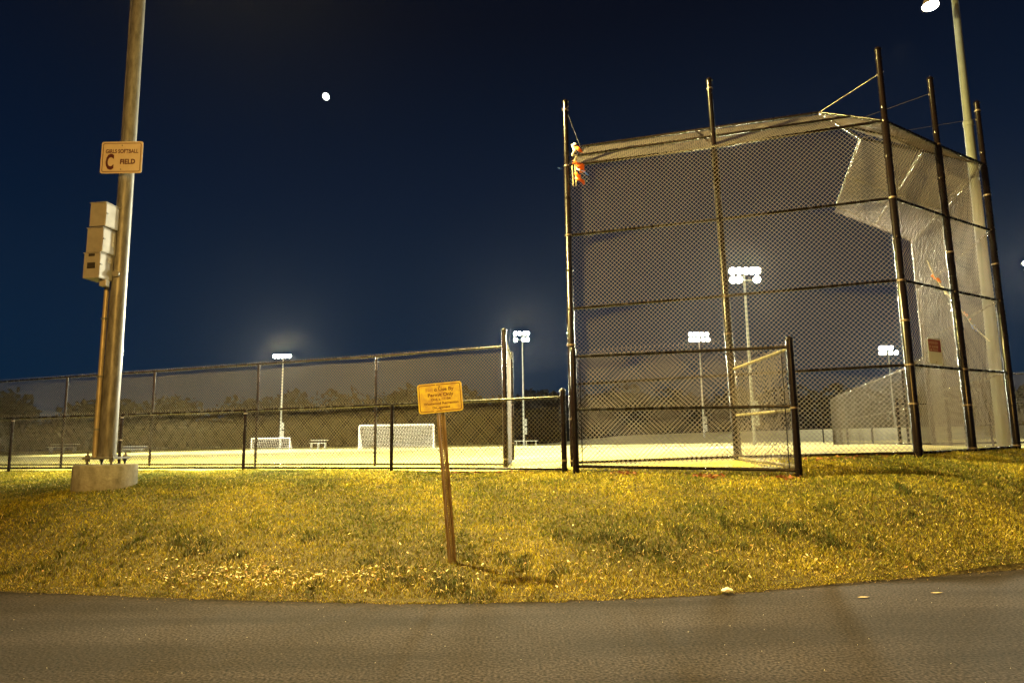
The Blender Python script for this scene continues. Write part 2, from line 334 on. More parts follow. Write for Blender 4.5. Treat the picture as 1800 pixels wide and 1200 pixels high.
def blades(n, seed):
    g = np.random.default_rng(seed)
    # more blades near the camera, where they show largest
    x = g.uniform(-13.5, 13.5, n*2); u = g.random(n*2)**1.35; lo = yE(x)-.04-.05*np.clip(lumps(x, x*0, 9), 0, 1); hi = yB(x)+.22; y = lo+(hi-lo)*u
    keep = np.abs(x) < 1.5+.86*y; x, y = x[keep][:n], y[keep][:n]; n = len(x)
    d = y-yE(x); z = ground_z(x, y)
    # patchiness: green tufts, straw patches, bare brown ground low on the bank
    g1 = lumps(x, y, 1.5); g2 = lumps(x, y, 4.2, 1); g3 = lumps(x, y, 13, 2)
    low = np.clip(1-(d-.2)/1.7, 0, 1)
    band = np.exp(-((d-1.15)/.75)**2)  # darker band: shading of the lumpy lower slope put into blade colours
    tuft = np.clip(g2*1.0+g3*.9-.30+.25*band, 0, 1)*(.45+low+.5*band)
    straw = np.clip(.34+.5*g1+.35*g3+low*.35-tuft*.9+g.normal(0, .3, n), 0, 1)[:, None]
    green = np.array([.080, .100, .012]); stw = np.array([.40, .325, .022]); brn = np.array([.12, .08, .018])
    c = green*(1-straw)+stw*straw
    br = (g.random(n) < .10+.28*low)[:, None]; c = np.where(br, brn, c); c = c*(1-.42*np.clip(tuft, 0, 1)[:, None])*(1-.15*band[:, None])
    pale = (g.random(n) < .04+.05*low)[:, None]; c = np.where(pale, np.array([.55, .44, .18]), c)
    c = c*g.uniform(.45, 1.45, n)[:, None]*(1+.30*g1[:, None]+.15*g2[:, None])
    h = g.uniform(.018, .045, n)*(1+.6*np.clip(tuft, 0, 1)-.35*np.clip(-g2, 0, 1))*np.clip(.35+d*3, .35, 1)
    h = np.where(g.random(n) < .02, h*1.7, h)
    az = g.uniform(0, 2*math.pi, n); lean = g.uniform(.2, 1.25, n)*h; w = g.uniform(.0026, .0057, n)*(.7+.35*np.clip(y-5, 0, 8)/3)
    fa = g.uniform(0, math.pi, n); wx = np.cos(fa)*w; wy = np.sin(fa)*w; dx = np.cos(az)*lean; dy = np.sin(az)*lean
    B = np.stack([x, y, z-.004], 1); W = np.stack([wx, wy, wx*0], 1)
    mid = B+np.stack([dx*.35, dy*.35, h*.62], 1); tip = B+np.stack([dx, dy, h], 1)
    V = np.stack([B-W, B+W, mid+W*.8, mid-W*.8, tip], 1).reshape(-1, 3); b5 = (np.arange(n)*5)[:, None]
    F3 = np.concatenate([b5+np.array([[0, 1, 2]]), b5+np.array([[0, 2, 3]]), b5+np.array([[3, 2, 4]])])
    me = np_mesh('turf_grass', V, F3, False, 3); set_tint(me, np.repeat(c, 5, 0)); return me
tag(put('turf_grass', blades(430000, 3), M_GRASS), 'patchy winter turf, straw and green, covering the bank below the fences', 'grass', kind='stuff')
# fallen leaves
def leaves(name, n, place, size, cols, label):
    g = np.random.default_rng(n); x, y = place(g, n); n = len(x); z = ground_z(x, y)+g.uniform(.012, .035, n)
    s = g.uniform(size[0], size[1], n); a = g.uniform(0, 6.28, n); tilt = g.normal(0, .35, (n, 2))
    V = []
    for k, (lx, ly) in enumerate(((1, 0), (.35, .55), (-.5, .42), (-1, 0), (-.4, -.5), (.45, -.45))):
        px = (lx*np.cos(a)-ly*np.sin(a)*.8)*s; py = (lx*np.sin(a)+ly*np.cos(a)*.8)*s; V.append(np.stack([x+px, y+py, z+px*tilt[:, 0]+py*tilt[:, 1]+.3*s*abs(ly)], 1))
    V = np.stack(V, 1).reshape(-1, 3); b = (np.arange(n)*6)[:, None]; F = np.concatenate([b+np.array([[0, 1, 2, 3]]), b+np.array([[0, 3, 4, 5]])])
    me = np_mesh(name, V, F, False); c = np.array(cols)[g.integers(0, len(cols), n)]*g.uniform(.7, 1.2, n)[:, None]; set_tint(me, np.repeat(c, 6, 0))
    return tag(put(name, me, attr_mat('dry_leaves', .6, .15)), label, 'leaves', kind='stuff')
def low_patches(g, n):
    cs = [(-2.9, 6.95, .42, .16, .28), (-2.1, 6.75, .4, .15, .16), (-1.4, 6.75, .5, .14, .16), (-3.6, 7.3, .5, .2, .06), (1.2, 6.9, .8, .2, .08), (-.2, 6.6, .8, .2, .08), (2.6, 7.2, .8, .2, .05), (0, 7.3, 3.2, .7, .13)]
    X = []; Y = []
    for cx, cy, sx_, sy_, fr in cs:
        k = int(n*fr); X.append(g.normal(cx, sx_, k)); Y.append(g.normal(cy, sy_, k))
    x = np.concatenate(X); y = np.concatenate(Y); k = (y > yE(x)+.02) & (y < yB(x)); return x[k], y[k]
leaves('fallen_leaves', 1100, low_patches, (.008, .022), [(.60, .48, .26), (.52, .38, .17), (.66, .56, .36), (.33, .17, .06)], 'small pale dry leaves scattered low on the bank beside the road')
def fence_leaves(g, n):
    x = np.concatenate([g.normal(c, s, n//6) for c, s in ((1.65, .12), (2.75, .08), (3.7, .12), (-.5, .5), (-1.5, .7), (5.0, .5))]); return x, np.where((x > .9) & (x < 3.95), 10.62-(x-.93)*.4, yB(x)-.12)+g.normal(0, .05, len(x))
leaves('drifted_leaves', 420, fence_leaves, (.018, .038), [(.22, .05, .02), (.16, .06, .02), (.30, .12, .04)], 'red brown leaves drifted along the foot of the low fence and the baffle')

# ------------------------------------------------------------------ fence building blocks
def post(parent, x, y, z0, h, r, r_top=None, cap=True, bands=(), lean=(0, 0), steps=None, m=None):
    m = m or M_BRONZE; P = lambda z: Vector((x+lean[0]*(z-z0)/h, y+lean[1]*(z-z0)/h, z))
    mb = MB()
    if steps:
        pts = []; rs = []
        for (a, b, rr) in steps: pts += [P(z0+a), P(z0+b)]; rs += [rr, rr]
        mb.tube([P(z0-.15)]+pts, [rs[0]]+rs, 14)
    else: mb.tube([P(z0-.15), P(z0+h)], [r, r_top or r], 12)
    o = mb.build('post', m, parent); rt = steps[-1][2] if steps else (r_top or r)
    if cap:
        c = P(z0+h); MB().tube([c, c+Vector((0, 0, .015)), c+Vector((0, 0, .035)), c+Vector((0, 0, .05)), c+Vector((0, 0, .056))], [rt*1.22, rt*1.2, rt*.95, rt*.5, rt*.1], 12).build('post_cap', m, o)
    for b in bands:
        rr = r
        if steps:
            for (a, e_, q) in steps:
                if a <= b <= e_: rr = q
        MB().tube([P(z0+b-.014), P(z0+b+.014)], rr*1.13, 14).build('brace_band', M_BAND if random.random() < .35 else m, o)
    return o
def rail(name, parent, a, b, r=.022, m=None): return MB().tube([a, b], r, 10).build(name, m or M_BRONZE, parent)
def fence_run(parent, pts, h, side=1, r_post=.03, mid=None, end_r=.045, ends=(True, True), top_over=.03, bottom=.05, fabric=True, post_end_h=.12, r_rail=.021):
    """pts: list of (x,y,z) post feet along one line; fabric hangs on the far side of the posts"""
    for i, p in enumerate(pts):
        e = (i == 0 and ends[0]) or (i == len(pts)-1 and ends[1])
        post(parent, p[0], p[1], p[2], h+(post_end_h if e else -.005), end_r if e else r_post, cap=e, bands=((h-.08, h*.5, .2) if e else (h-.06, h*.55)))
    for i in range(len(pts)-1):
        a, b = Vector(pts[i]), Vector(pts[i+1])
        rail('top_rail', parent, a+Vector((0, 0, h)), b+Vector((0, 0, h)), r_rail)
        if mid: rail('mid_rail', parent, a+Vector((0, 0, mid)), b+Vector((0, 0, mid)), r_rail)
        if bottom: rail('bottom_rail', parent, a+Vector((0, 0, bottom)), b+Vector((0, 0, bottom)), r_rail)
        if fabric:
            d = b-a; n = Vector((-d.y, d.x, 0)).normalized()*side*(r_post+.008); dz = d.z/d.xy.length
            L = d.xy.length; o = a+n+Vector((0, 0, -.02))
            chain_link(parent, o, (d.x, d.y, 0), (0, 0, 1), poly=[(0, 0), (L, d.z), (L, d.z+h+top_over), (0, h+top_over)], sag=.01)
Z = lambda x, y: gz(x, y)

# ------------------------------------------------------------------ backstop
bs = empty('softball_backstop', (3.5, 11, 1.0), 'tall dark bronze chain link backstop with five high posts and overhanging canopy', 'backstop')
P = [(1.0, 11.5, .95), (3.55, 10.95, 1.02), (5.94, 10.15, 1.06), (7.38, 11.11, 1.07), (8.77, 12.04, 1.09), (9.52, 14.43, 1.05), (10.26, 16.83, 1.03)]
RH = [.03, 1.33, 2.63, 3.93, 5.20]
steps = [(0, 2.55, .064), (2.56, 5.15, .056), (5.16, 6.4, .045)]
leans = [(.02, 0), (-.10, 0), (-.01, 0), (-.03, 0), (.02, 0)]
for p, ln in zip(P[:5], leans):
    post(bs, p[0], p[1], p[2], 6.4, .06, bands=(.06, .75, 1.33, 2.0, 2.62, 3.3, 3.93, 4.6, 5.2, 5.42, 6.25), lean=ln, steps=steps)
for p in P[5:]:
    post(bs, p[0], p[1], p[2], 5.25, .055, cap=False, bands=(1.33, 2.63, 3.93, 5.2))
def lean_at(i, h): return Vector((leans[i][0]*h/6.4, 0, 0)) if i < 5 else Vector((0, 0, 0))
def PP(i, h): return Vector(P[i])+Vector((0, 0, h))+lean_at(i, h)
for i in range(6):
    for k, h in enumerate(RH): rail('top_rail' if k == 4 else 'bottom_rail' if k == 0 else 'rail', bs, PP(i, h), PP(i+1, h), .023)
def wall_fabric(i, j):
    a, b = Vector(P[i]), Vector(P[j]); d = b-a; L = d.xy.length; n = Vector((-d.y, d.x, 0)).normalized()*.066
    chain_link(bs, a+n+Vector((0, 0, -.03)), (d.x, d.y, 0), (0, 0, 1), poly=[(.03, 0), (L-.03, d.z), (L-.03, d.z+5.25), (.03, 5.25)], barbs=False, sag=.006)
wall_fabric(0, 2); wall_fabric(2, 4); wall_fabric(4, 6)
# canopy corners
cA, cAB, cBC, cC = Vector((1.38, 12.2, 6.83)), Vector((5.33, 11.02, 6.85)), Vector((6.5, 11.96, 6.80)), Vector((7.85, 15.8, 6.83))
t1, t3, t5, t7 = PP(0, 5.2), PP(2, 5.2), PP(4, 5.2), PP(6, 5.2)
def crail(a, b): rail('canopy_rail', bs, a, b, .021)
for a, b in ((cA, cAB), (cAB, cBC), (cBC, cC), (t1, cA), (t3, cAB), (t5, cBC), (t7, cC)): crail(a, b)
crail((t1+cA)/2, (t3+cAB)/2); crail((t3+cAB)/2, (t5+cBC)/2); crail((t5+cBC)/2, (t7+cC)/2)
crail(PP(1, 5.2), cA+(cAB-cA)*.5); crail(PP(3, 5.2), cAB+(cBC-cAB)*.5); crail(PP(5, 5.2), cBC+(cC-cBC)*.5)
def canopy_fabric(a, b, c, d):         # a-b along the wall, d-c along the free edge
    U = (b-a); Lu = U.length; U = U/Lu; n = U.cross(d-a).normalized(); V = n.cross(U).normalized()
    pr = lambda p: ((p-a).dot(U), (p-a).dot(V)); ol = [(0, 0), (Lu, 0), pr(c), pr(d)]
    chain_link(bs, a+n*-.03, U*Lu, V, poly=ol, barbs=False, sag=.004)
canopy_fabric(t1, t3, cAB, cA); canopy_fabric(t3, t5, cBC, cAB); canopy_fabric(t5, t7, cC, cBC)
for i, h, q in ((0, 6.3, cA*.9+t1*.1), (2, 6.0, cAB), (3, 6.15, (cAB+cBC)/2), (4, 6.1, cBC)):
    MB().tube([PP(i, h), q], .004, 5).build('guy_cable', M_CABLE, bs)
    MB().tube([PP(i, h)-Vector((.05, 0, .03)), PP(i, h)+Vector((.05, 0, .03))], .016, 8).build('cable_clamp', M_BAND, bs)
# red and white notice on the rear of the backstop
def panel_sign(name, label, c, ux, w, h, face, r=.02, th=.004, uy=None):
    o = empty(name, c, label, 'sign'); uy = uy or Vector((0, 0, 1))
    MB().plate(rounded(w, h, r), c, ux, uy, th).build('sign_panel', face, o); return o, ux.cross(uy)*(th/2+.0015)
ub = (Vector(P[4])-Vector(P[2])); ub.z = 0; ub.normalize()
c = Vector((6.575, 10.575, 2.635)) + ub.cross(Vector((0, 0, 1)))*.03
so, nf = panel_sign('notice_sign', 'small white notice with red upper half on the backstop rear mesh', c, ub, .42, .37+.03, M_NOTICE, .03)
uz = Vector((0, 0, 1))
MB().plate(rounded(.39, .19, .02), c+uz*.09+nf, ub, uz, .001).build('red_field', M_RED, so)
g = random.Random(4)
for row, (zc, hh, ws) in enumerate(((.135, .045, (.07, .10, .13)), (.07, .045, (.06, .05, .15)), (.02, .03, (.11, .07, .10)))):
    x = -.17; mb = MB()
    for wd in ws:
        k = max(2, int(wd/.028))
        for j in range(k):
            xx = x+j*.028; 
            if g.random() < .5: mb.box(c+ub*xx+uz*zc+nf*1.6, (.006, .001, hh), (ub, nf.normalized(), uz)); mb.box(c+ub*(xx+.009)+uz*(zc+g.choice((-1, 0, 1))*hh*.4)+nf*1.6, (.012, .001, .006), (ub, nf.normalized(), uz))
            else: mb.box(c+ub*(xx+.004)+uz*zc+nf*1.6, (.012, .001, .006), (ub, nf.normalized(), uz)); mb.box(c+ub*(xx+.012)+uz*zc+nf*1.6, (.006, .001, hh), (ub, nf.normalized(), uz))
        x += k*.028+.02
    mb.build('lettering', M_PALEP, so, 'stuff')
MB().tube([c-uz*.17+nf, c-uz*.17+nf*3], .007, 8).build('bolt', M_DARK, so)

# tangled plastic by the first post
kt = empty('tangled_kite', (1.15, 11.42, 6.1), 'torn orange and white plastic kite tangled at the backstop top left corner', 'kite')
def ribbon(name, pts, w, m, parent, wob=.02, seed=1, across=Vector((1, 0, 0))):
    g = random.Random(seed); V = []; F = []
    pts = [Vector(p) for p in pts]; fine = []
    for a, b in zip(pts[:-1], pts[1:]):
        for k in range(4): fine.append(a+(b-a)*k/4+Vector((g.uniform(-wob, wob), g.uniform(-wob, wob), g.uniform(-wob, wob))))
    fine.append(pts[-1])
    for k, p in enumerate(fine):
        ww = w*(.55+.6*g.random())*(.4 if k in (0, len(fine)-1) else 1); ax = (across+Vector((0, g.uniform(-.7, .7), g.uniform(-.4, .4)))).normalized()
        V += [p-ax*ww/2, p+ax*ww/2]
    F = [(2*k, 2*k+1, 2*k+3, 2*k+2) for k in range(len(fine)-1)]
    o = MB().add(V, F, True).build(name, m, parent); s = o.modifiers.new('thick', 'SOLIDIFY'); s.thickness = .003; return o
ribbon('torn_panel', [(1.17, 11.42, 6.50), (1.21, 11.41, 6.42), (1.30, 11.42, 6.36)], .09, M_ORANGE, kt, .015, 2)
ribbon('torn_panel', [(1.15, 11.40, 6.22), (1.22, 11.40, 6.15), (1.27, 11.40, 6.08), (1.25, 11.4, 5.98)], .12, M_ORANGE, kt, .03, 3)
ribbon('torn_panel', [(1.17, 11.40, 5.99), (1.22, 11.40, 5.86), (1.30, 11.40, 5.76)], .10, M_ORANGE, kt, .02, 4)
ribbon('white_scrap', [(1.14, 11.40, 6.53), (1.16, 11.40, 6.40), (1.13, 11.4, 6.30)], .06, M_PALEP, kt, .03, 5)
ribbon('white_scrap', [(1.10, 11.39, 6.33), (1.17, 11.39, 6.27), (1.14, 11.39, 6.20)], .05, M_PALEP, kt, .03, 6)
ribbon('white_scrap', [(1.18, 11.39, 6.08), (1.26, 11.38, 6.02)], .05, M_PALEP, kt, .02, 7)
ribbon('blue_tail', [(.86, 11.38, 6.07), (.92, 11.40, 6.05)], .07, M_BLUE, kt, .01, 8)
ribbon('blue_tail', [(1.26, 11.38, 6.02), (1.38, 11.38, 5.92)], .035, M_BLUE, kt, .01, 9)
for x in (1.10, 1.15):
    ribbon('hanging_strip', [(x, 11.40, 6.12), (x+.01, 11.40, 5.9), (x+.01, 11.4, 5.73)], .022, M_STRAW, kt, .004, int(x*100))
# rope with taped ends inside the backstop
rp_ = empty('marker_rope', (9.3, 14, 4), 'pale rope with orange and blue tape strung behind the right backstop wing', 'rope')
pts = [Vector(p) for p in ((8.78, 14, 4.98), (8.92, 14, 4.60), (9.08, 14, 4.34), (9.46, 14, 3.80), (9.61, 14, 3.55), (9.90, 14, 3.25))]
for a, b in zip(pts[:-1], pts[1:]): MB().tube([a, b], .012, 6).build('rope_length', M_ROPE, rp_)
for p, m in ((pts[1], M_ORANGE), (pts[2], M_PALEP), (pts[3], M_ORANGE), (pts[4], M_BLUE)):
    ribbon('tape_flag', [p+Vector((-.06, 0, .08)), p, p+Vector((.08, -.01, -.1))], .09, m, rp_, .02, int(p.z*100))

M_RETURN = mat('lit_return_rail', (.30, .27, .16), .5, .2)  # yellow lamp light on the return rails is put into their colour
# ------------------------------------------------------------------ entry baffle in front of the backstop
bf = empty('baffle_fence', (2.4, 10.1, .83), 'waist high brown chain link baffle with three rails before the backstop entry', 'fence')
bf['label'] = 'head high chain link baffle, front panel and return, standing before the backstop entry'
b1, b2, b3 = Vector((.96, 10.69, .85)), Vector((3.90, 9.5, .80)), Vector((3.55, 10.87, 1.0))
post(bf, *b1, 1.90, .05, bands=(.1, .55, .95, 1.35, 1.7)); post(bf, *b2, 1.90, .05, bands=(.1, .45, .95, 1.3, 1.7))
for h, n_ in ((1.80, 'top_rail'), (.97, 'mid_rail'), (.10, 'bottom_rail')): rail(n_, bf, b1+uz*h, b2+uz*h, .024)
for h, h3, n_ in ((1.78, 1.44, 'top_rail'), (.92, .70, 'mid_rail'), (.14, .03, 'bottom_rail')): rail(n_, bf, b2+uz*h, b3+uz*h3, .023, M_RETURN)
def simple_fabric(par, a, b, h0, h1, offs=.035, barbs=True):
    d = b-a; L = d.xy.length; n = Vector((-d.y, d.x, 0)).normalized()*offs
    chain_link(par, a+n, (d.x, d.y, 0), (0, 0, 1), poly=[(.05, h0), (L-.05, d.z+h0), (L-.05, d.z+h1), (.05, h1)], barbs=barbs, sag=.008)
simple_fabric(bf, b1, b2, -.02, 1.84); simple_fabric(bf, b2, b3-uz*.27, .02, 1.80, .03)
for q in (b1+Vector((.10, -.02, 0)), b2+Vector((-.10, .06, 0))): MB().tube([q+uz*.08, q+uz*1.8], .007, 6).build('tension_bar', M_BRONZE, bf)

# ------------------------------------------------------------------ low fence and tall fence on the left
lf = empty('low_fence', (-5, 13.5, .83), 'waist high brown chain link fence running left from the gap by the backstop', 'fence')
low = [(.80, 10.93), (-2.18, 12.32), (-5.36, 13.71), (-8.47, 14.83), (-11.53, 15.79), (-14.5, 16.7)]
fence_run(lf, [(x, y, .835) for x, y in low], 1.20, side=-1, r_post=.031, end_r=.045, ends=(True, False), bottom=.07, post_end_h=.09)
tf = empty('tall_fence', (-6, 16, .8), 'long shoulder high fence', 'fence')
tf['label'] = 'two metre brown chain link fence with three rails behind the low fence'
tall = [(-.16, 13.62), (-2.99, 14.89), (-6.0, 16.04), (-9.12, 17.30), (-12.06, 18.40), (-15.0, 19.6), (-18, 20.8)]
fence_run(tf, [(x, y, .80) for x, y in tall], 2.44, side=-1, r_post=.030, end_r=.05, ends=(True, False), mid=1.35, bottom=.10, post_end_h=.32)
# return leaf swung back from the end post
r0, r1 = Vector((-.10, 13.72, .80)), Vector((-.02, 16.2, .80))
post(tf, r1.x, r1.y, r1.z, 2.62, .04, bands=(.5, 1.4, 2.3))
for h, n_ in ((2.50, 'top_rail'), (.10, 'bottom_rail')): rail(n_, tf, r0+uz*h, r1+uz*h, .02)
simple_fabric(tf, r0, r1, .02, 2.55, .02)

# ------------------------------------------------------------------ fences right of centre
df = empty('dugout_fence', (14.5, 28, .95), 'tall mesh dugout fence receding beyond the backstop right wing', 'fence')
dpts = [(10.9, 17.2, .98), (12.9, 22.2, .97), (14.7, 28.2, .93), (16.5, 34, .9), (18.6, 40, .9)]
fence_run(df, dpts, 2.55, side=1, r_post=.04, end_r=.045, mid=1.25, bottom=.10, post_end_h=.05, r_rail=.024)
rf_ = empty('side_field_fence', (16, 23, .95), 'chain link fence running right behind the backstop at the frame edge', 'fence')
fence_run(rf_, [(12.95, 22.6, .95), (16.2, 22.9, .95), (19.4, 23.2, .95), (22.6, 23.5, .95)], 2.40, side=1, r_post=.035, mid=1.30, bottom=.12, end_r=.04)
ff = empty('low_infield_fence', (14, 19.6, .95), 'low rail fence crossing behind the backstop right wing', 'fence')
fence_run(ff, [(10.6, 18.9, .98), (13.4, 19.3, .98), (16.6, 19.8, .98), (19.8, 20.3, .98)], 1.22, side=1, r_post=.03, bottom=.12)
fp = empty('infield_post', (22.5, 50, .87), 'thin dark foul post standing alone before the berm', 'post')
post(fp, 22.5, 50, .87, 2.4, .05, bands=(1.2,))

# ------------------------------------------------------------------ left light pole
def arm_lamp(parent, c, aim, r=.24, lens=None):
    """bowl-shaped flood lamp: hood with a lit lens as its part"""
    c = Vector(c); d = (Vector(aim)-c).normalized()
    o = MB().tube([c-d*.42, c-d*.36, c-d*.2, c-d*.02, c], [r*.3, r*.45, r*.75, r, r*1.05], 14, caps=False).build('lamp_hood', M_HOOD, parent)
    MB().tube([c-d*.05, c-d*.02, c+d*.005], [r*.97, r*.97, r*.8], 14).build('lamp_lens', lens or M_LENS, o); return o
px, py = -6.19, 10.5
M_CONDUIT = mat('lit_galvanised_conduit', (.46, .40, .28), .4, .25, noise=(18, (.30, .25, .16), .35, .65, (1, 1, .3)))  # paler and warmer than the shaft: the lamp's orange streak painted in
lp = empty('field_light_pole', (px, py, .8), 'thick galvanised light pole on a round concrete footing at the left', 'light pole')
mb = MB(); mb.tube([(px, py, .45), (px, py, 1.06), (px, py, 1.09)], [.435, .435, .415], 32); foot = mb.build('concrete_footing', M_CONC, lp, bevel=.0)
MB().box((px, py, 1.185), (.46, .46, .03)).build('base_plate', M_GALV, lp, bevel=.004)
for sx_ in (-1, 1):
    for sy_ in (-1, 1):
        q = Vector((px+sx_*.18, py+sy_*.18, 0)); MB().tube([q+uz*1.05, q+uz*1.27], .016, 8).tube([q+uz*1.2, q+uz*1.235], .032, 6).tube([q+uz*1.135, q+uz*1.17], .032, 6).build('anchor_bolt', M_GALV, lp)
zs = [1.2, 3, 5, 7, 9, 12.4]; MB().tube([(px, py, z) for z in zs], [.126-.0035*(z-1.2) for z in zs], 28).build('pole_shaft', M_GALV, lp)
MB().tube([(px, py, 1.2), (px, py, 1.24)], .145, 28).build('weld_collar', M_GALV, lp)
cx, cy = px-.125, py-.10
MB().tube([(cx, cy, 1.2), (cx, cy, 3.95)], .036, 12).build('conduit', M_CONDUIT, lp)
for z in (1.6, 2.4, 3.3): MB().tube([(cx, cy, z), (cx, cy, z+.03)], .05, 12).build('conduit_clamp', M_GALV, lp)
MB().tube([(px-.125, py+.02, 4.9), (px-.14, py+.02, 9)], .014, 8).build('upper_conduit', M_GALV, lp)
MB().tube([(px+.02, py-.13, 4.02), (px+.025, py-.155, 4.02)], [.055, .05], 12).build('hand_hole_cover', M_GALV, lp)
MB().box((px-.14, py-.05, 1.95), (.06, .1, .12)).build('ground_clamp', M_GALV, lp)
MB().box((px, py, 12.2), (2.4, .12, .12)).box((px, py, 11.7), (2.4, .12, .12)).build('cross_arm', M_GALV, lp)
for x in (-1, -.35, .35, 1): arm_lamp(lp, (px+x, py+.3, 12.35), (2, 30, 1))
for x in (-.35, .9): arm_lamp(lp, (px+x, py-.3, 11.85), (5, 8, .5), lens=M_LENS2)

# electrical boxes on the pole
bdir = Vector((.80, .60, 0)).normalized(); bper = Vector((-bdir.y, bdir.x, 0))      # box axes: an edge faces the road
LAB = ['plain grey electrical box, topmost of the three on the left pole', 'grey electrical box with a long pale label, middle of the three', 'lowest grey electrical box on the pole, with dark meter window']
for k, (zc, h, dx) in enumerate(((4.925, .37, 0), (4.52, .375, -.02), (4.12, .39, -.04))):
    c = Vector((px-.150+dx, py-.25, zc-.03)); o = empty('electrical_box', c, LAB[k], 'electrical box', 'electrical boxes stacked on the left pole')
    w, dp = .235, .235
    # axes rotated ~35 deg so that two sides show
    a1 = Vector((math.cos(R(82)), math.sin(R(82)), 0)); a2 = Vector((math.sin(R(82)), -math.cos(R(82)), 0))
    MB().box(c, (w*1.25, w*1.12, h), (a1, a2, uz)).build('cabinet', M_BOX, o, bevel=.006)
    nL = -a1; nR = a2
    cf = c+nL*(w*.625+.004)
    cr_ = c+nR*(w*.56+.004)
    MB().box(cr_, (w*1.18, .006, h*.94), (a1, a2, uz)).build('door', M_BOX, o, bevel=.002)
    MB().box(c+uz*(h/2+.006), (w*1.33, w*1.2, .012), (a1, a2, uz)).build('lid', M_BOX, o, bevel=.002)
    MB().box(cr_-a1*w*.5+nR*.008+uz*.02, (.035, .014, .02), (a1, a2, uz)).build('latch', M_GALV, o)
    if k == 0: pass
    if k == 1: MB().box(cr_+a1*.07+nR*.005+uz*.05, (.05, .002, .22), (a1, a2, uz)).build('paper_label', M_LABEL, o)
    if k == 2:
        MB().box(cr_+a1*.06+nR*.005+uz*.12, (.08, .002, .08), (a1, a2, uz)).build('paper_label', M_LABEL, o)
        MB().box(cf+a2*0+uz*.0, (.006, .13, .09), (a1, a2, uz)).build('meter_window', M_DARK, o)
        MB().box(cf+uz*.165, (.006, .10, .04), (a1, a2, uz)).build('slot', M_DARK, o)
        MB().box(c+Vector((.10, .02, -h/2-.05)), (.11, .10, .10)).build('conduit_fitting', M_BOX, o, bevel=.01)

# GIRLS SOFTBALL C FIELD sign
ux = Vector((1, .0, 0)); c = Vector((-6.175, 10.31, 5.905)); uy = Vector((.0, 0, 1))
so, nf = panel_sign('field_name_sign', 'cream sign reading GIRLS SOFTBALL C FIELD high on the left pole', c, ux, .66, .53, M_SIGN, .035, .006)
ring(MB(), .61, .48, .03, .010, c+nf, ux, uy).build('border', M_SIGNRED, so)
lettering('lettering', 'GIRLS SOFTBALL', .082, c+uy*.10+nf, ux, uy, M_SIGNRED, so, bold=.0022, sxy=(.86, 1.12))
lettering('lettering', 'C', .30, c+ux*-.185+uy*-.085+nf, ux, uy, M_SIGNRED, so, bold=.012, sxy=(.62, 1.15))
lettering('lettering', 'FIELD', .10, c+ux*.10+uy*-.075+nf, ux, uy, M_SIGNRED, so, bold=.004, sxy=(1.0, 1.12))
for z in (.2, -.2): MB().tube([c+uz*z+nf*.5, c+uz*z+nf*2.5], .01, 8).build('bolt', M_GALV, so)

# ------------------------------------------------------------------ permit sign
ps = empty('permit_sign', (-.63, 7.1, .14), 'yellow permit only sign on a leaning perforated post in the grass', 'sign')
foot_ = Vector((-.632, 7.1, .10)); topc = Vector((-.775, 7.1, 1.93)); ua = (topc-foot_).normalized(); ux = Vector((math.cos(R(4.6)), -.04, math.sin(R(4.6)))).normalized(); nn = ux.cross(ua).normalized(); ux = ua.cross(nn).normalized()
L = (topc-foot_).length
mb = MB(); k = int(L/.0254)
for s_ in (-1, 1):
    mb.box(foot_+ua*L/2+ux*s_*.0095, (.012, .003, L), (ux, nn, ua))
    mb.box(foot_+ua*L/2+ux*s_*.0185-nn*.012, (.003, .027, L), (ux, nn, ua))
    mb.box(foot_+ua*L/2+ux*s_*.031-nn*.026, (.026, .003, L), (ux, nn, ua))
for i in range(k): mb.box(foot_+ua*(.0127+i*.0254), (.0068, .0028, .0150), (ux, nn, ua))
mb.build('post', M_UPOST, ps)
c = Vector((-.752, 7.06, 1.805)); w, h = .462, .305
MB().plate(rounded(w, h, .028), c, ux, ua, .003).build('sign_panel', M_YSIGN, ps)
nf = nn*.0032
ring(MB(), w-.028, h-.028, .022, .007, c+nf, ux, ua).build('border', M_YTEXT, ps)
T = lambda b, s, x, y, m=M_YTEXT, al='CENTER', bd=.0009, sx_=1.12: lettering('lettering', b, s, c+ux*x+ua*y+nf, ux, ua, m, ps, bold=bd, sxy=(sx_, 1), align=al)
T('Fiel', .050, -.070, .085, M_YFAINT, 'RIGHT'); T('d Use By', .050, -.058, .085, al='LEFT', bd=.0014)
T('Permit Only', .048, .005, .030, bd=.0014); T('Ord. # 11-04', .034, .005, -.016); T('Westwood Recreation', .036, .008, -.058, sx_=1.08); T('Department', .033, .005, -.100)
for x, y, w_, h_, ro in ((-.035, .118, .016, .05, .1), (.035, .108, .018, .060, -.5), (.0, .125, .07, .010, 0), (-.055, -.125, .06, .030, .3), (-.03, -.10, .03, .02, .4), (.0, .0, .018, .05, .1)):
    g = random.Random(int(x*1e3+y*1e4)); ol = [(math.cos(a)*w_/2*g.uniform(.6, 1.2), math.sin(a)*h_/2*g.uniform(.6, 1.2)) for a in [i*math.pi/5 for i in range(10)]]
    ol = [(p[0]*math.cos(ro)-p[1]*math.sin(ro), p[0]*math.sin(ro)+p[1]*math.cos(ro)) for p in ol]
    MB().plate(ol, c+ux*x+ua*y+nf*1.35, ux, ua, .0006).build('sticker_residue', M_STICK, ps)
for y in (.115, -.115): MB().tube([c+ua*y+nf, c+ua*y+nf*2.6], .008, 8).build('bolt', M_UPOST, ps)

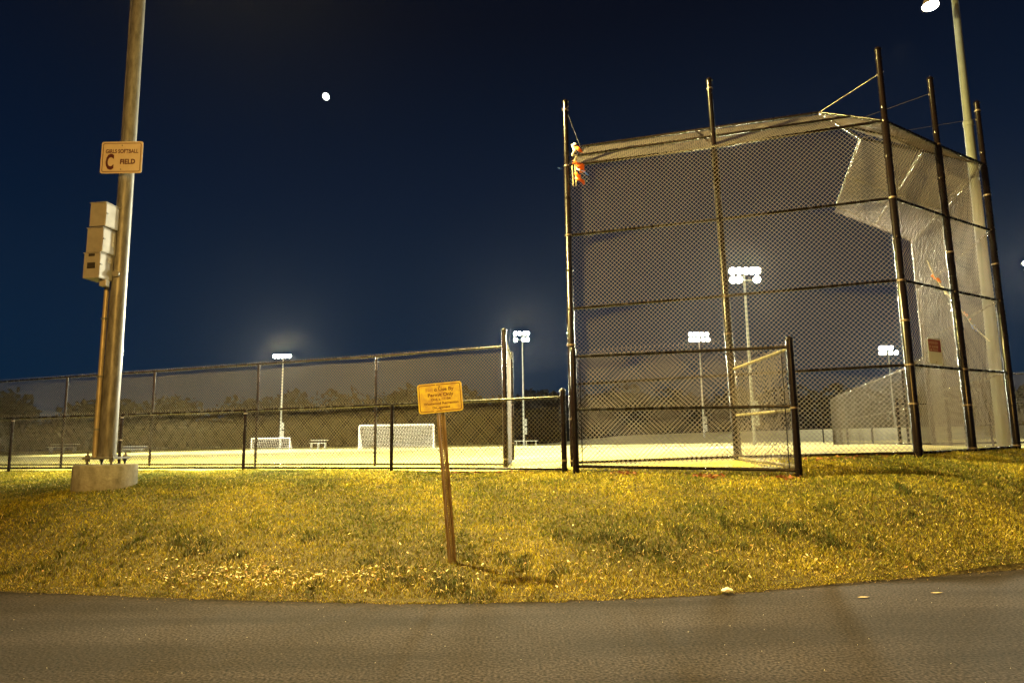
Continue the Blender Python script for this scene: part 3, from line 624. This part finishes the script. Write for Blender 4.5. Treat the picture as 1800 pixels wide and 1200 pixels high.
# ------------------------------------------------------------------ far light poles
def flood_pole(label, x, y, z0, zt, rows, r=.11, boxes=True, lens=M_LENS, rl=.22, face=-.3):
    o = empty('flood_light_pole', (x, y, z0), label, 'light pole', 'flood light poles around the field')
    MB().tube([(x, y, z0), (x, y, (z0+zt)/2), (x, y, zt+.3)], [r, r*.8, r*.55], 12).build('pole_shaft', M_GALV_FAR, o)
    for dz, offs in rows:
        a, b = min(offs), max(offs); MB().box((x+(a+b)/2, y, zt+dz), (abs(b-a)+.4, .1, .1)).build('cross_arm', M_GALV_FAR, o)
        for q in offs: arm_lamp(o, (x+q, y-.30, zt+dz-.02), (x+q+face*30, y-60, 2), rl, lens)
    if boxes:
        for z in (1.6, 2.5): MB().box((x+r+.12, y-.05, z0+z), (.22, .22, .75)).build('control_box', M_GALV_FAR, o, bevel=.01)
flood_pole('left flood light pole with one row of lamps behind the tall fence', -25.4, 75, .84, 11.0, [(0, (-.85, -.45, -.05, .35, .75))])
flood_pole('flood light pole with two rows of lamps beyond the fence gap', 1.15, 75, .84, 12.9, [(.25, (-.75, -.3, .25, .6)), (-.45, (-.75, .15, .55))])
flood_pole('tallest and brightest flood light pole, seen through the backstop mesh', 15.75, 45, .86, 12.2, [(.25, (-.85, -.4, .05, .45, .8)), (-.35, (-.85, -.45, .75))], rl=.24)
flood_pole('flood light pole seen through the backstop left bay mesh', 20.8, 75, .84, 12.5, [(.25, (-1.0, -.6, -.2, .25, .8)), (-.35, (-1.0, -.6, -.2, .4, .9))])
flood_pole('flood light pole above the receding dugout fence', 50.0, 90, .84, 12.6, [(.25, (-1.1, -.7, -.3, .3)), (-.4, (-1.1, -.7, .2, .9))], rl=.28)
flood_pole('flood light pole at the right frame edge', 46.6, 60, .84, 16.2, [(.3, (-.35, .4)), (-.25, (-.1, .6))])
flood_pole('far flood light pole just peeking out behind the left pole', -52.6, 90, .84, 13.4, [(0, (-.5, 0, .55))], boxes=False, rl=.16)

# tall pole behind the backstop with its lit lamp
sp_ = empty('street_light_pole', (10.67, 15, 1.0), 'tall pale light pole behind the backstop right wing, lamp at frame top', 'light pole')
MB().tube([(10.66, 15, .9), (10.68, 15, 5), (10.70, 15, 8.5)], [.132, .112, .096], 20).build('pole_shaft', M_GALV_DULL, sp_)
MB().tube([(10.70, 15, 8.5), (10.74, 15, 12.6)], [.084, .068], 20).build('upper_shaft', M_GALV_DULL, sp_)
MB().tube([(10.70, 15, 8.44), (10.70, 15, 8.56)], .108, 20).build('joint_collar', M_GALV_DULL, sp_)
MB().tube([(10.66, 15, .6), (10.66, 15, 1.05)], .42, 24).build('concrete_footing', M_CONC, sp_)
MB().tube([(10.72, 15, 11.75), (10.3, 14.8, 11.75), (9.95, 14.65, 11.55)], .035, 8).build('lamp_arm', M_GALV_DULL, sp_)
MB().box((10.74, 15, 12.3), (2.2, .1, .1)).build('cross_arm', M_GALV_DULL, sp_)
lc = Vector((9.86, 14.6, 11.22)); dn = Vector((-.05, -.12, -1)).normalized()
hd = MB().tube([lc-dn*.30, lc-dn*.22, lc-dn*.06, lc], [.06, .11, .165, .18], 18, caps=False).build('lamp_hood', M_HOOD, sp_)
MB().tube([lc-dn*.03, lc+dn*.02, lc+dn*.06], [.165, .15, .09], 18).build('lamp_lens', M_LENS, hd)
for q in (-.9, -.3, .4, 1.0): arm_lamp(sp_, (10.74+q, 15.3, 12.45), (8, 40, 1))

# ------------------------------------------------------------------ things on the field
def goal(label, x0, x1, y, z0, h, dep, dense, r=.06):
    o = empty('soccer_goal', ((x0+x1)/2, y, z0), label, 'soccer goal', 'soccer goals on the far field')
    for x in (x0, x1): MB().tube([(x, y, z0), (x, y, z0+h)], r, 8).build('goal_post', M_WHITE, o)
    MB().tube([(x0, y, z0+h), (x1, y, z0+h)], r, 8).build('crossbar', M_WHITE, o)
    MB().tube([(x0, y+dep, z0+.05), (x1, y+dep, z0+.05)], r*.7, 8).build('rear_bar', M_WHITE, o)
    for x in (x0, x1): MB().tube([(x, y, z0+.05), (x, y+dep, z0+.05)], r*.7, 8).build('side_bar', M_WHITE, o)
    mb = MB(); s = .14 if dense else .2; rr = .017 if dense else .009; n = int((x1-x0)/s); m = int(math.hypot(h, dep)/s)
    for i in range(n+1):
        x = x0+(x1-x0)*i/n; mb.tube([(x, y+.02, z0+h-.02), (x, y+dep, z0+.05)], rr, 3, False)
    for j in range(m+1):
        t_ = j/m; mb.tube([(x0, y+.02+(dep-.02)*t_, z0+h-(h-.05)*t_), (x1, y+.02+(dep-.02)*t_, z0+h-(h-.05)*t_)], rr, 3, False)
    for x in (x0, x1):
        for j in range(int(h/s)): z = z0+h-(j+.5)*s; mb.tube([(x, y, z), (x, y+dep*(z0+h-z)/h, z)], rr, 3, False)
        for j in range(int(dep/s)): yy = y+(j+.5)*s; mb.tube([(x, yy, z0+.05), (x, yy, z0+h-h*(yy-y)/dep)], rr, 3, False)
    mb.build('goal_net', M_NET, o, 'stuff')
goal('large white soccer goal with dense net left of the permit sign', -13.45, -6.95, 60, .72, 2.16, 1.5, True, .07)
goal('small white soccer goal far left beyond the fences', -23.6, -20.15, 62, .76, 1.15, .9, False, .045)
def bench(label, x, y, z, w, h, seats=1):
    o = empty('team_bench', (x, y, z), label, 'bench', 'benches beside the far field')
    for k in range(seats): MB().box((x, y+k*.5, z+h+k*.25), (w, .28, .05)).build('plank', M_GALV_FAR, o)
    for q in (-.42, 0, .42): MB().box((x+q*w, y+.1*seats, z+h/2), (.05, .2+.3*(seats-1), h)).build('leg', M_GALV_FAR, o)
bench('pale aluminium bench at the foot of the pole beyond the gap', 1.02, 55, .84, 1.85, .50)
bench('pale bench low behind the left light pole footing', -33.2, 60, .70, 2.0, .42, 2)
bench('small two tier bleacher between the two soccer goals', -17.6, 62, .80, 1.5, .62, 2)
bench('dim bench far left behind the tall fence', -42, 64, .80, 2.6, .6, 2)

# stone at the road edge
st = bpy.data.meshes.new('white_stone'); import bmesh
bm = bmesh.new(); bmesh.ops.create_icosphere(bm, subdivisions=2, radius=1)
for v in bm.verts: n_ = 1+.22*math.sin(v.co.x*5+1)*math.cos(v.co.y*4)+.1*math.sin(v.co.z*7); v.co = Vector((v.co.x*.052*n_, v.co.y*.035*n_, max(v.co.z, -.4)*.024*n_))
bm.to_mesh(st); bm.free(); so = put('stone', st, M_ROCK); so.location = (1.87, 6.27, .022); tag(so, 'white stone lying on the road edge below the bank', 'stone')

def grit():
    g = np.random.default_rng(8); n = 170; x = g.uniform(-6, 6, n); y = 3.6+g.random(n)*3.4; k = y < yE(x)-.02; x, y = x[k], y[k]; n = len(x); s = g.uniform(.0012, .003, n); V = []
    for ox, oy, oz in ((1, 0, 0), (0, 1, 0), (-1, 0, 0), (0, -1, 0), (0, 0, 1.2)): V.append(np.stack([x+ox*s, y+oy*s*.8, .001+oz*s], 1))
    b = (np.arange(n)*5)[:, None]; F = np.concatenate([b+np.array([[i, (i+1) % 4, 4]]) for i in range(4)]); return np_mesh('loose_grit', np.stack(V, 1).reshape(-1, 3), F, False, 3)
def crumbs():
    g = np.random.default_rng(18); n = 2600; x = g.uniform(-6.5, 6.5, n); y = yE(x)+.02-np.abs(g.normal(0, .07, n))*(1+.8*lumps(x, x*0, 3)); s = g.uniform(.002, .008, n); V = []; a = g.uniform(0, 6.28, n); el = g.uniform(.3, 1, n)
    for ox, oy, oz in ((1, 0, 0), (0, 1, 0), (-1, 0, 0), (0, -1, 0), (0, 0, .8)): V.append(np.stack([x+(ox*np.cos(a)-oy*el*np.sin(a))*s, y+(ox*np.sin(a)+oy*el*np.cos(a))*s, .0015+oz*s*el], 1))
    b = (np.arange(n)*5)[:, None]; F = np.concatenate([b+np.array([[i, (i+1) % 4, 4]]) for i in range(4)]); me = np_mesh('edge_crumbs', np.stack(V, 1).reshape(-1, 3), F, False, 3)
    c = np.array([(.10, .07, .03), (.30, .22, .07), (.06, .045, .03), (.22, .14, .05)])[g.integers(0, 4, n)]; set_tint(me, np.repeat(c, 5, 0)); return me
tag(put('edge_crumbs', crumbs(), attr_mat('soil_crumbs', .9, 0)), 'crumbled soil and straw along the ragged road edge', 'soil', kind='stuff')
tag(put('loose_grit', grit(), M_ROCK), 'tiny pale stones scattered over the asphalt road', 'grit', kind='stuff')
for (x, y, lab) in ((2.93, 6.0, 'dry tan leaf on the asphalt just right of the white stone'), (3.62, 6.12, 'dry tan leaf on the asphalt, farther right of the white stone')):
    o = empty('dry_leaf', (x, y, 0), lab, 'leaf', 'single leaves on the road'); mb = MB(); out = [(-.05, 0), (-.02, .012), (.02, .016), (.055, .003), (.025, -.012), (-.02, -.014)]
    mb.add([(x+a, y+b, .006+.12*abs(b)+.05*abs(a)) for a, b in out]+[(x, y, .004)], [(i, (i+1) % 6, 6) for i in range(6)], True); q = mb.build('leaf_blade', mat('tan_leaf', (.34, .24, .10), .7), o); w_ = q.modifiers.new('thick', 'SOLIDIFY'); w_.thickness = .001
# moon
mm = bpy.data.meshes.new('moon'); bm = bmesh.new(); bmesh.ops.create_uvsphere(bm, u_segments=32, v_segments=16, radius=17.5); bm.to_mesh(mm); bm.free()
for p_ in mm.polygons: p_.use_smooth = True
mo = put('moon', mm, M_MOON); mo.location = (-856.85, 3000, 1613); mo.scale = (.90, 1, 1.03); mo.rotation_euler = (0, R(-25), 0); tag(mo, 'small bright white moon alone in the dark blue sky', 'moon')

# ------------------------------------------------------------------ far woods
def woods():
    g = np.random.default_rng(5); Vs = []; n = 0
    for i in range(300):
        x = g.uniform(-190, 210); y = g.uniform(104, 140); h = g.uniform(6.0, 10.0) if i % 3 else g.uniform(3, 5); w = g.uniform(3.5, 7.0); k = 520
        u = g.normal(0, 1, (k, 3)); u /= np.linalg.norm(u, axis=1)[:, None]; rad = g.random(k)**.4; c = np.stack([x+u[:, 0]*w*rad, y+u[:, 1]*w*rad, .8+h*.55+u[:, 2]*h*.48*rad], 1)
        s = g.uniform(.2, .75, k)[:, None]*np.where(c[:, 2:] < 3.5, 1.7, 1); a = g.normal(0, 1, (k, 3)); b = g.normal(0, 1, (k, 3)); a /= np.linalg.norm(a, axis=1)[:, None]; b /= np.linalg.norm(b, axis=1)[:, None]
        Vs.append(np.stack([c-a*s, c+b*s, c+a*s, c-b*s*.8], 1).reshape(-1, 3)); n += k
        tw = .18; Vs.append(np.array([[x-tw, y, .5], [x+tw, y, .5], [x+tw*.4, y, .8+h*.8], [x-tw*.4, y, .8+h*.8]])); n += 1
    V = np.concatenate(Vs); return np_mesh('far_woods', V, np.arange(n*4).reshape(-1, 4))
tag(put('far_woods', woods(), mat('dark_winter_foliage', (.004, .0032, .0024), 1, spec=0)), 'low dark wood along the far side of the fields', 'woods', kind='stuff')

# ------------------------------------------------------------------ haze volume added to imitate lens glow round the lamps
hz = MB().box((0, 115, 10), (700, 300, 22)).build('haze', None, None, 'stuff')
m = bpy.data.materials.new('lamp_glow_haze'); m.use_nodes = True; n = m.node_tree; n.nodes.clear(); o_ = n.nodes.new('ShaderNodeOutputMaterial'); v_ = n.nodes.new('ShaderNodeVolumePrincipled')
v_.inputs['Density'].default_value = .000028; v_.inputs['Color'].default_value = (.9, .95, 1, 1); v_.inputs['Anisotropy'].default_value = .82; n.links.new(v_.outputs[0], o_.inputs['Volume']); hz.data.materials.append(m)
tag(hz, 'added thin haze imitating lens glow around the lamps', 'haze')
